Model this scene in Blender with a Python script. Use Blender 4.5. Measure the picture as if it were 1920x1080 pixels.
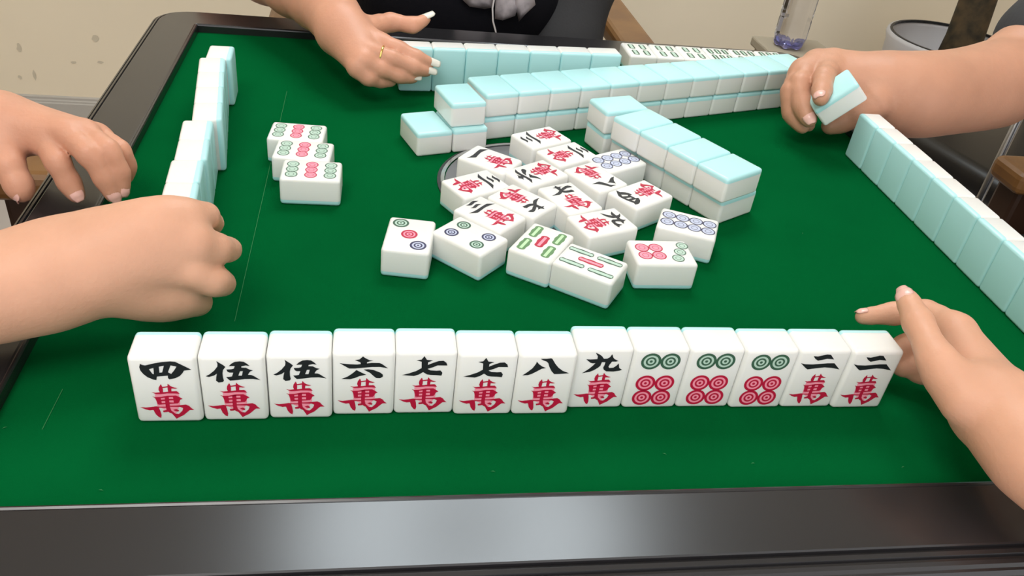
import bpy, bmesh, math, random
import numpy as np
from mathutils import Matrix, Vector
from mathutils.geometry import tessellate_polygon

# ------------------------------------------------------------------ scene, camera, light
for o in list(bpy.data.objects):
    bpy.data.objects.remove(o)
scene = bpy.context.scene
C = scene.collection
R = math.radians

cam_data = bpy.data.cameras.new('camera')
cam = bpy.data.objects.new('camera', cam_data)
C.objects.link(cam)
cam.matrix_world = Matrix(((0.98552, -0.0163, -0.168774, -0.139427),
                           (-0.12849, 0.57769, -0.80608, -0.594984),
                           (0.110638, 0.816093, 0.567231, 0.321604),
                           (0, 0, 0, 1)))
cam_data.sensor_width = 36.0
cam_data.lens = 1570.1 / 1920 * 36
cam_data.clip_start = 0.01
scene.camera = cam

world = bpy.data.worlds.new('world')
scene.world = world
world.use_nodes = True
world.node_tree.nodes['Background'].inputs[0].default_value = (0.98, 0.985, 1.0, 1)
world.node_tree.nodes['Background'].inputs[1].default_value = 1.65

vs = scene.view_settings
vs.view_transform = 'Standard'
vs.look = 'None'
vs.exposure = -0.26
vs.gamma = 1.0
vs.use_curve_mapping = False

CEIL = 2.0          # ceiling height above the felt
FLOOR = -0.75

def area(name, loc, size, power, color=(1, 0.96, 0.9), shape='DISK', rot=(0, 0, 0)):
    d = bpy.data.lights.new(name, 'AREA')
    d.shape = shape
    d.size = size
    d.energy = power
    d.color = color
    o = bpy.data.objects.new(name, d)
    C.objects.link(o)
    o.location = loc
    o.rotation_euler = rot
    return o

# ------------------------------------------------------------------ materials
def mat(name, col, rough=0.5, metal=0.0, spec=0.5, sss=0.0, sss_r=(1, 0.4, 0.25), sss_s=0.004,
        var=0.0, vscale=20.0, bump=0.0, bscale=200.0, col2=None, trans=0.0, ior=1.45, sheen=0.0, emit=0.0, coat=0.0):
    m = bpy.data.materials.new(name)
    m.use_nodes = True
    nt = m.node_tree
    b = nt.nodes['Principled BSDF']
    b.inputs['Base Color'].default_value = (*col, 1)
    b.inputs['Roughness'].default_value = rough
    b.inputs['Metallic'].default_value = metal
    b.inputs['Specular IOR Level'].default_value = spec
    b.inputs['IOR'].default_value = ior
    b.inputs['Coat Weight'].default_value = coat
    if sss:
        b.inputs['Subsurface Weight'].default_value = sss
        b.inputs['Subsurface Radius'].default_value = sss_r
        b.inputs['Subsurface Scale'].default_value = sss_s
    if trans:
        b.inputs['Transmission Weight'].default_value = trans
    if sheen:
        b.inputs['Sheen Weight'].default_value = sheen
    if emit:
        b.inputs['Emission Color'].default_value = (*col, 1)
        b.inputs['Emission Strength'].default_value = emit
    tc = nt.nodes.new('ShaderNodeTexCoord')
    if var or col2:
        n = nt.nodes.new('ShaderNodeTexNoise')
        n.inputs['Scale'].default_value = vscale
        n.inputs['Detail'].default_value = 4
        nt.links.new(tc.outputs['Object'], n.inputs['Vector'])
        r = nt.nodes.new('ShaderNodeValToRGB')
        c2 = col2 if col2 else tuple(c * (1 - var) for c in col)
        r.color_ramp.elements[0].color = (*c2, 1)
        r.color_ramp.elements[1].color = (*col, 1)
        r.color_ramp.elements[0].position = 0.35
        r.color_ramp.elements[1].position = 0.62
        nt.links.new(n.outputs['Fac'], r.inputs['Fac'])
        nt.links.new(r.outputs['Color'], b.inputs['Base Color'])
    if bump:
        n2 = nt.nodes.new('ShaderNodeTexNoise')
        n2.inputs['Scale'].default_value = bscale
        n2.inputs['Detail'].default_value = 3
        nt.links.new(tc.outputs['Object'], n2.inputs['Vector'])
        bp = nt.nodes.new('ShaderNodeBump')
        bp.inputs['Strength'].default_value = bump
        bp.inputs['Distance'].default_value = 0.002
        nt.links.new(n2.outputs['Fac'], bp.inputs['Height'])
        nt.links.new(bp.outputs['Normal'], b.inputs['Normal'])
    return m

M = {}
M['tile'] = mat('tile_white', (0.86, 0.855, 0.82), 0.22, sss=0.25, sss_r=(1.0, 0.9, 0.7), sss_s=0.003)
M['tback'] = mat('tile_mint', (0.49, 0.83, 0.845), 0.25)
M['ink'] = mat('ink_black', (0.012, 0.013, 0.016), 0.45)
M['red'] = mat('ink_red', (0.50, 0.006, 0.045), 0.4)
M['pink'] = mat('ink_pink', (0.95, 0.32, 0.42), 0.4)
M['green'] = mat('ink_green', (0.045, 0.115, 0.07), 0.4)
M['palegreen'] = mat('ink_pale_green', (0.50, 0.66, 0.56), 0.4)
M['leaf'] = mat('ink_leaf_green', (0.12, 0.26, 0.10), 0.4)
M['lime'] = mat('ink_lime', (0.52, 0.80, 0.45), 0.4)
M['blue'] = mat('ink_navy', (0.035, 0.035, 0.10), 0.4)
M['paleblue'] = mat('ink_pale_blue', (0.55, 0.59, 0.74), 0.4)
M['felt'] = mat('green_felt', (0.0012, 0.096, 0.0235), 1.0, spec=0.0, var=0.10, vscale=9, bump=0.2, bscale=1800)
M['seam'] = mat('felt_seam', (0.02, 0.17, 0.05), 0.9)
M['rail'] = mat('dark_plastic', (0.017, 0.016, 0.0175), 0.25, spec=0.5, ior=1.62, var=0.12, vscale=14)
M['railside'] = mat('black_plastic', (0.02, 0.02, 0.021), 0.4)
M['plate'] = mat('grey_plate', (0.14, 0.14, 0.145), 0.4)
M['chrome'] = mat('chrome', (0.65, 0.65, 0.66), 0.18, metal=1.0)
M['wall'] = mat('beige_paint', (0.86, 0.75, 0.575), 0.85, var=0.06, vscale=1.5, bump=0.1, bscale=60)
M['base'] = mat('grey_skirting', (0.46, 0.43, 0.39), 0.6)
M['floor'] = mat('floor_tile', (0.44, 0.40, 0.38), 0.4, var=0.1, vscale=4)
M['ceil'] = mat('ceiling_white', (0.8, 0.79, 0.76), 0.9)
M['stain'] = mat('wall_scuff', (0.62, 0.545, 0.42), 0.9)
M['skin'] = mat('skin_light', (0.69, 0.372, 0.245), 0.48, spec=0.35, sss=0.18, sss_s=0.006, var=0.07, vscale=35, bump=0.12, bscale=420)
M['skin2'] = mat('skin_rosy', (0.67, 0.335, 0.218), 0.45, spec=0.4, sss=0.18, sss_s=0.006, var=0.08, vscale=35, bump=0.12, bscale=420)
M['skin3'] = mat('skin_tan', (0.60, 0.305, 0.195), 0.45, spec=0.4, sss=0.18, sss_s=0.006, var=0.08, vscale=30, bump=0.12, bscale=420)
M['nail'] = mat('nail', (0.82, 0.48, 0.41), 0.22, spec=0.6)
M['nailw'] = mat('nail_polish', (0.80, 0.77, 0.68), 0.15, spec=0.7)
M['gold'] = mat('gold', (0.95, 0.68, 0.22), 0.18, metal=1.0)
M['black'] = mat('black_cloth', (0.006, 0.006, 0.009), 0.95, spec=0.2, bump=0.3, bscale=300)
M['greycloth'] = mat('charcoal_cloth', (0.045, 0.045, 0.047), 0.95, bump=0.3, bscale=300)
M['ribbon'] = mat('grey_ribbon', (0.50, 0.45, 0.47), 0.5, var=0.3, vscale=90)
M['string'] = mat('white_cord', (0.75, 0.72, 0.72), 0.8)
M['wood'] = mat('brown_wood', (0.23, 0.105, 0.030), 0.4, col2=(0.15, 0.062, 0.018), vscale=12)
M['dkwood'] = mat('dark_wood', (0.045, 0.02, 0.01), 0.45)
M['pot'] = mat('grey_glaze', (0.52, 0.50, 0.51), 0.45)
M['soil'] = mat('dark_soil', (0.012, 0.010, 0.008), 0.95, bump=0.8, bscale=80)
M['bark'] = mat('bark', (0.085, 0.055, 0.025), 0.85, col2=(0.02, 0.018, 0.010), vscale=26, bump=0.9, bscale=60)
M['water'] = mat('bottle_plastic', (0.80, 0.80, 0.84), 0.05, trans=1.0, ior=1.33)
M['tan'] = mat('tan_laminate', (0.35, 0.30, 0.225), 0.7)
M['bottleblue'] = mat('bottle_base', (0.50, 0.50, 0.85), 0.1, trans=0.85, ior=1.4)
M['metal'] = mat('grey_metal', (0.32, 0.32, 0.33), 0.3, metal=1.0)
M['vinyl'] = mat('black_vinyl', (0.008, 0.007, 0.007), 0.35)
M['brown'] = mat('brown_cloth', (0.045, 0.024, 0.013), 0.9, bump=0.3, bscale=300)
M['hair'] = mat('black_hair', (0.012, 0.010, 0.009), 0.45)
M['white'] = mat('lamp_white', (0.85, 0.85, 0.85), 0.4)
M['eye'] = mat('eye_white', (0.8, 0.78, 0.75), 0.2)
M['lamp'] = mat('lamp_glow', (0.86, 0.95, 1.0), 0.5, emit=14.5)

# ------------------------------------------------------------------ helpers
def link(name, me, m=None, parent=None, loc=None, smooth=False):
    o = bpy.data.objects.new(name, me)
    C.objects.link(o)
    if m is not None and not me.materials:
        for k in (m if isinstance(m, (list, tuple)) else [m]):
            me.materials.append(M[k])
    if parent is not None:
        o.parent = parent
    if loc is not None:
        o.location = loc
    if smooth:
        for f in me.polygons:
            f.use_smooth = True
    return o

def from_bm(name, bm, m=None, parent=None, loc=None, smooth=False):
    me = bpy.data.meshes.new(name)
    bm.normal_update()
    bm.to_mesh(me)
    bm.free()
    return link(name, me, m, parent, loc, smooth)

def pyd(name, v, f, m=None, parent=None, loc=None, smooth=False):
    me = bpy.data.meshes.new(name)
    me.from_pydata(v, [], f)
    me.update()
    return link(name, me, m, parent, loc, smooth)

def tag(o, label=None, cat=None, group=None, kind=None):
    if label: o['label'] = label
    if cat: o['category'] = cat
    if group: o['group'] = group
    if kind: o['kind'] = kind
    return o

def empty(name, loc=(0, 0, 0), rz=0.0, label=None, cat=None, group=None):
    o = bpy.data.objects.new(name, None)
    o.empty_display_size = 0.01
    C.objects.link(o)
    o.location = loc
    o.rotation_euler = (0, 0, rz)
    return tag(o, label, cat, group)

def box_bm(sx, sy, sz, bev=0.0, seg=2, bm=None, c=(0, 0, 0), rot=None):
    b2 = bmesh.new()
    bmesh.ops.create_cube(b2, size=1)
    bmesh.ops.scale(b2, vec=(sx, sy, sz), verts=b2.verts)
    if bev:
        bmesh.ops.bevel(b2, geom=list(b2.edges), offset=bev, segments=seg, profile=0.5, affect='EDGES')
    if rot is not None:
        bmesh.ops.rotate(b2, cent=(0, 0, 0), matrix=rot, verts=b2.verts)
    bmesh.ops.translate(b2, vec=c, verts=b2.verts)
    if bm is None:
        return b2
    me = bpy.data.meshes.new('tmp')
    b2.to_mesh(me); b2.free()
    bm.from_mesh(me)
    bpy.data.meshes.remove(me)
    return bm

def tube(pts, radii, n=10, cap=True):
    """tapered tube along a polyline -> verts, faces"""
    P = [Vector(p) for p in pts]
    if not hasattr(radii, '__len__'):
        radii = [radii] * len(P)
    V, F = [], []
    up = Vector((0, 0, 1))
    for i, p in enumerate(P):
        t = (P[min(i + 1, len(P) - 1)] - P[max(i - 1, 0)]).normalized()
        if i == 0:
            a = t.orthogonal().normalized()
        else:
            a = (a - t * a.dot(t)).normalized()
        b = t.cross(a)
        for k in range(n):
            an = 2 * math.pi * k / n
            V.append(tuple(p + (a * math.cos(an) + b * math.sin(an)) * radii[i]))
    for i in range(len(P) - 1):
        for k in range(n):
            k2 = (k + 1) % n
            F.append((i * n + k, i * n + k2, (i + 1) * n + k2, (i + 1) * n + k))
    if cap:
        F.append(tuple(range(n - 1, -1, -1)))
        F.append(tuple((len(P) - 1) * n + k for k in range(n)))
    return V, F

def lathe(prof, n=32, close=True):
    V, F = [], []
    for r, z in prof:
        for k in range(n):
            a = 2 * math.pi * k / n
            V.append((r * math.cos(a), r * math.sin(a), z))
    for i in range(len(prof) - 1):
        for k in range(n):
            k2 = (k + 1) % n
            F.append((i * n + k, i * n + k2, (i + 1) * n + k2, (i + 1) * n + k))
    if close:
        F.append(tuple(range(n - 1, -1, -1)))
        F.append(tuple((len(prof) - 1) * n + k for k in range(n)))
    return V, F

# ------------------------------------------------------------------ room
XL, XR, YB, YF = -1.9, 2.6, 1.72, -1.8
def quad(name, v, m):
    o = pyd(name, v, [(0, 1, 2, 3)], m)
    return tag(o, kind='structure')
quad('floor', [(XL, YF, FLOOR), (XR, YF, FLOOR), (XR, YB, FLOOR), (XL, YB, FLOOR)], 'floor')
quad('ceiling', [(XL, YF, CEIL), (XL, YB, CEIL), (XR, YB, CEIL), (XR, YF, CEIL)], 'ceil')
quad('wall_back', [(XL, YB, FLOOR), (XR, YB, FLOOR), (XR, YB, CEIL), (XL, YB, CEIL)], 'wall')
quad('wall_left', [(XL, YF, FLOOR), (XL, YB, FLOOR), (XL, YB, CEIL), (XL, YF, CEIL)], 'wall')
quad('wall_right', [(XR, YB, FLOOR), (XR, YF, FLOOR), (XR, YF, CEIL), (XR, YB, CEIL)], 'wall')
def baseboard(name, x0, x1):
    prof = [(0, 0), (0.012, 0), (0.012, 0.043), (0.009, 0.046), (0.009, 0.050), (0.006, 0.053), (0.006, 0.059), (0.0, 0.062)]
    V, F = [], []
    for x in (x0, x1):
        for d, z in prof:
            V.append((x, YB - d, FLOOR + z))
    n = len(prof)
    for i in range(n - 1):
        F.append((i, i + 1, n + i + 1, n + i))
    return tag(pyd(name, V, F, 'base'), kind='structure')
baseboard('baseboard_back', XL, XR)

# scuffs on the wall: thin flat paint marks
random.seed(4)
for k, (x, z, w, h) in enumerate([(-1.073, -0.640, .010, .010), (-1.036, -0.632, .007, .026), (-0.865, -0.520, .016, .018),
                                  (-0.862, -0.585, .014, .008), (-1.058, -0.558, .012, .020), (-0.930, -0.590, .014, .008),
                                  (-0.62, -0.440, .008, .010), (1.452, -0.40, .008, .014)]):
    n = 9
    V = [(x + w * .55 * (0.7 + .5 * random.random()) * math.cos(6.283 * i / n), YB - 0.0012, z + h * .55 * (0.7 + .5 * random.random()) * math.sin(6.283 * i / n)) for i in range(n)]
    tag(pyd('wall_scuff' if k == 0 else 'wall_scuff', V, [tuple(range(n - 1, -1, -1))], 'stain', parent=bpy.data.objects['wall_back']))

# ring shaped ceiling lamp: its reflection is the bright oval on the front rail
LZ = 1.50
lamp = empty('ceiling_lamp', (0.12, 0.87, LZ), label='round white pendant lamp with a wide glowing ring shade', cat='lamp')
def torus_ring(r0, r1, z0, z1, n=48):
    prof = [(r0, z0), (r1, z0), (r1, z1), (r0, z1), (r0, z0)]
    return lathe(prof, n, False)
V, F = lathe([(0.08, CEIL - LZ), (0.09, CEIL - LZ - .03), (0.02, CEIL - LZ - .05)], 32)
pyd('canopy', V, F, 'white', lamp, smooth=True)
for k in range(3):
    A = 2 * math.pi * k / 3 + .4
    V, F = tube([(0, 0, CEIL - LZ - .04), (.31 * math.cos(A), .31 * math.sin(A), .035)], .002, 6)
    pyd('suspension_wire', V, F, 'white', lamp)
V, F = torus_ring(0.17, 0.44, -0.002, -0.02)
pyd('glow_ring', V, F, 'lamp', lamp)
V, F = torus_ring(0.15, 0.46, 0.035, 0.0)
pyd('housing', V, F, 'white', lamp)
fill_light = area('added_fill', (-0.75, -1.05, CEIL - 0.02), 1.1, 28, (1.0, 0.97, 0.93))  # added fill with no visible fixture, brightens camera-facing sides and left wall

# ------------------------------------------------------------------ mahjong table
HX0, HX1, HY0, HY1 = -0.3231, 0.3420, -0.3231, 0.3270      # inner edge of the rails
LIP = 0.0086
table = empty('mahjong_table', (0, 0, FLOOR), label='square mahjong table with green felt top and dark plastic rails', cat='table')
def T_(o):
    o.location.z -= FLOOR       # children are given in felt coordinates
    return o
felt = T_(pyd('felt_top', [(HX0 - .003, HY0 - .003, 0), (HX1 + .003, HY0 - .003, 0), (HX1 + .003, HY1 + .003, 0), (HX0 - .003, HY1 + .003, 0),
                           (HX0 - .003, HY0 - .003, -.02), (HX1 + .003, HY0 - .003, -.02), (HX1 + .003, HY1 + .003, -.02), (HX0 - .003, HY1 + .003, -.02)],
               [(0, 1, 2, 3), (7, 6, 5, 4), (0, 4, 5, 1), (1, 5, 6, 2), (2, 6, 7, 3), (3, 7, 4, 0)], 'felt', table))
for (x0, y0, x1, y1, w) in [(-.2187, .180, -.2187, -.178, .0004), (-.2981, -.238, -.2992, -.268, .0004)]:
    pyd('felt_seam', [(x0 - w / 2, y0, .0003), (x0 + w / 2, y0, .0003), (x1 + w / 2, y1, .0003), (x1 - w / 2, y1, .0003)], [(3, 2, 1, 0)], 'seam', felt)
random.seed(11)
for k, (x, y) in enumerate([(-.2615, -.3085), (.155, -.305), (.02, -.292), (-.075, -.302), (.068, -.30), (-.317, -.2665), (.205, -.055), (.115, .01)]):
    a = random.random() * 6.28
    l = .0013
    dx, dy = l * math.cos(a), l * math.sin(a)
    pyd('lint', [(x - dx, y - dy, .0002), (x + dy * .25, y - dx * .25, .0006), (x + dx, y + dy, .0002), (x - dy * .25, y + dx * .25, .0006)], [(0, 1, 2, 3)], 'seam', felt)

RAILPROF = [(0.0, -.015), (0.0, .0070), (.0006, .0082), (.0016, .0086), (.0026, .0080), (.0036, .0084), (.0400, .0086), (.0408, .0080), (.0412, .0060), (.0424, .0060),
            (.0430, .0072), (.0450, .0066), (.0454, .0044), (.0466, .0042), (.0472, .0050), (.0490, .0040), (.0496, .0014), (.0508, .0008), (.0520, -.002),
            (.0528, -.010), (.0528, -.030), (.050, -.034), (0.0, -.034)]
def rail(side):
    corners = [Vector((HX0, HY0)), Vector((HX1, HY0)), Vector((HX1, HY1)), Vector((HX0, HY1))]
    nrm = [Vector((0, -1)), Vector((1, 0)), Vector((0, 1)), Vector((-1, 0))]
    a, b = corners[side], corners[(side + 1) % 4]
    n = nrm[side]; npv = nrm[(side - 1) % 4]; nnx = nrm[(side + 1) % 4]
    sec = []
    def corner_pts(c, n0, n1, u, t):     # offset curve with a tighter round corner
        rr = min(u, 0.030)
        q = c + (n0 + n1) * (u - rr)
        ang = t * math.pi / 2
        d = n0 * math.cos(ang) + n1 * math.sin(ang)
        return q + d * rr
    V, F = [], []
    for t in (0.5, 0.66, 0.83, 1.0):
        sec.append([(*corner_pts(a, npv, n, u, t), z) for u, z in RAILPROF])
    for t in (0.0, 0.17, 0.34, 0.5):
        sec.append([(*corner_pts(b, n, nnx, u, t), z) for u, z in RAILPROF])
    k = len(RAILPROF)
    for s in sec:
        V += s
    for i in range(len(sec) - 1):
        for j in range(k - 1):
            F.append((i * k + j, (i + 1) * k + j, (i + 1) * k + j + 1, i * k + j + 1))
    F.append(tuple(range(k))); F.append(tuple((len(sec) - 1) * k + j for j in range(k - 1, -1, -1)))
    return T_(pyd('rail', V, F, 'rail', table))
for s in range(4):
    rail(s)
T_(from_bm('table_body', box_bm(.66, .65, .115, .006, 2, c=(.0095, .002, -.092)), 'railside', table))
T_(from_bm('pedestal', box_bm(.22, .22, .50, .01, 2, c=(.0095, .002, -.39)), 'railside', table))
T_(from_bm('foot', box_bm(.55, .55, .04, .008, 2, c=(.0095, .002, FLOOR + .021)), 'railside', table))
V, F = lathe([(0.0005, .0012), (.0735, .0012), (.0735, .0004)], 56, False)
plate = T_(pyd('center_plate', V, F, 'plate', table, loc=(-.0062, .008, 0)))
V, F = torus_ring(.0742, .0772, .0022, .0002, 64)
pyd('trim_ring', V, F, 'chrome', plate, smooth=False)
V, F = torus_ring(.0772, .0800, .0012, .0002, 64)
pyd('gasket', V, F, 'railside', plate)

# ------------------------------------------------------------------ tiles
TW, TH, TD = .03215, .0440, .0217
BACKD = .0042          # thickness of the mint back layer
def tile_meshes():
    out = []
    for part in (0, 1):
        bm = box_bm(TW, TH, TD, .0026, 4)
        z = -TD / 2 + BACKD
        g = list(bm.verts) + list(bm.edges) + list(bm.faces)
        r = bmesh.ops.bisect_plane(bm, geom=g, plane_co=(0, 0, z), plane_no=(0, 0, 1), clear_inner=(part == 0), clear_outer=(part == 1))
        ed = [e for e in r['geom_cut'] if isinstance(e, bmesh.types.BMEdge)]
        bmesh.ops.holes_fill(bm, edges=ed)
        me = bpy.data.meshes.new(('face_block', 'back_layer')[part])
        bm.normal_update()
        bm.to_mesh(me); bm.free()
        for f in me.polygons:
            f.use_smooth = True
        me.materials.append(M[('tile', 'tback')[part]])
        try:
            me.set_sharp_from_angle(angle=R(50))
        except Exception:
            pass
        out.append(me)
    return out
FACE_ME, BACK_ME = tile_meshes()
PZ = TD / 2 + .00012

class Print:
    def __init__(s):
        s.v, s.f, s.mi, s.mats = [], [], [], []
    def poly(s, loops, m, dz=0.0):
        if m not in s.mats: s.mats.append(m)
        mi = s.mats.index(m)
        L = [[Vector((x / 1000, y / 1000, 0)) for x, y in l] for l in loops]
        tris = tessellate_polygon(L)
        flat = [q for l in L for q in l]
        b = len(s.v)
        s.v += [(q.x, q.y, PZ + dz) for q in flat]
        for t in tris:
            a, c, d = [flat[i] for i in t]
            cr = (c - a).cross(d - a).z
            if abs(cr) < 1e-12: continue
            s.f.append(tuple(b + i for i in (t if cr > 0 else t[::-1])))
            s.mi.append(mi)
    def ring(s, cx, cy, r0, r1, m, dz=0.0, n=26):
        if m not in s.mats: s.mats.append(m)
        mi = s.mats.index(m); b = len(s.v)
        for k in range(n):
            a = 2 * math.pi * k / n
            s.v.append((( cx + r1 * math.cos(a)) / 1000, (cy + r1 * math.sin(a)) / 1000, PZ + dz))
        if r0 <= 0:
            s.f.append(tuple(b + k for k in range(n))); s.mi.append(mi); return
        for k in range(n):
            a = 2 * math.pi * k / n
            s.v.append(((cx + r0 * math.cos(a)) / 1000, (cy + r0 * math.sin(a)) / 1000, PZ + dz))
        for k in range(n):
            k2 = (k + 1) % n
            s.f.append((b + k, b + k2, b + n + k2, b + n + k)); s.mi.append(mi)
    def dot(s, cx, cy, r, dark, pale):
        s.ring(cx, cy, .74 * r, r, dark)
        s.ring(cx, cy, .52 * r, .76 * r, pale, -.00003)
        s.ring(cx, cy, .34 * r, .53 * r, dark)
        s.ring(cx, cy, .14 * r, .36 * r, pale, -.00003)
        s.ring(cx, cy, 0, .15 * r, dark)
    def fulldot(s, cx, cy, r, dark, pale):
        s.ring(cx, cy, 0, r * .93, pale, -.00003)
        s.ring(cx, cy, .84 * r, r, dark)
        s.ring(cx, cy, .40 * r, .47 * r, dark)
    def stick(s, cx, cy, L, w, dark, pale, bumps=True, cw=.32, cl=.80):
        """bamboo stick along y: outlined capsule with nodes, pale core"""
        pts = []
        hl, hw = L / 2, w / 2
        N = 40
        def width(t):
            a = abs(t)
            e = math.sqrt(max(0, 1 - max(0, (a - (1 - hw / hl)) / (hw / hl)) ** 2))
            return hw * e * ((1 + .10 * math.cos(t * math.pi * 2.0)) if bumps else 1.0)
        for sgn in (1, -1):
            rng = range(N + 1) if sgn == 1 else range(N - 1, 0, -1)
            for i in rng:
                t = -1 + 2 * i / N
                pts.append((cx + sgn * width(t), cy + t * hl))
        s.poly([pts], dark)
        s.poly([[(cx - hw * cw, cy - hl * cl), (cx + hw * cw, cy - hl * cl), (cx + hw * cw, cy + hl * cl), (cx - hw * cw, cy + hl * cl)]], pale, .00003)
    def mesh(s, name):
        me = bpy.data.meshes.new(name)
        me.from_pydata(s.v, [], s.f)
        for m in s.mats:
            me.materials.append(M[m])
        me.polygons.foreach_set('material_index', s.mi)
        me.update()
        return me

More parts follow.
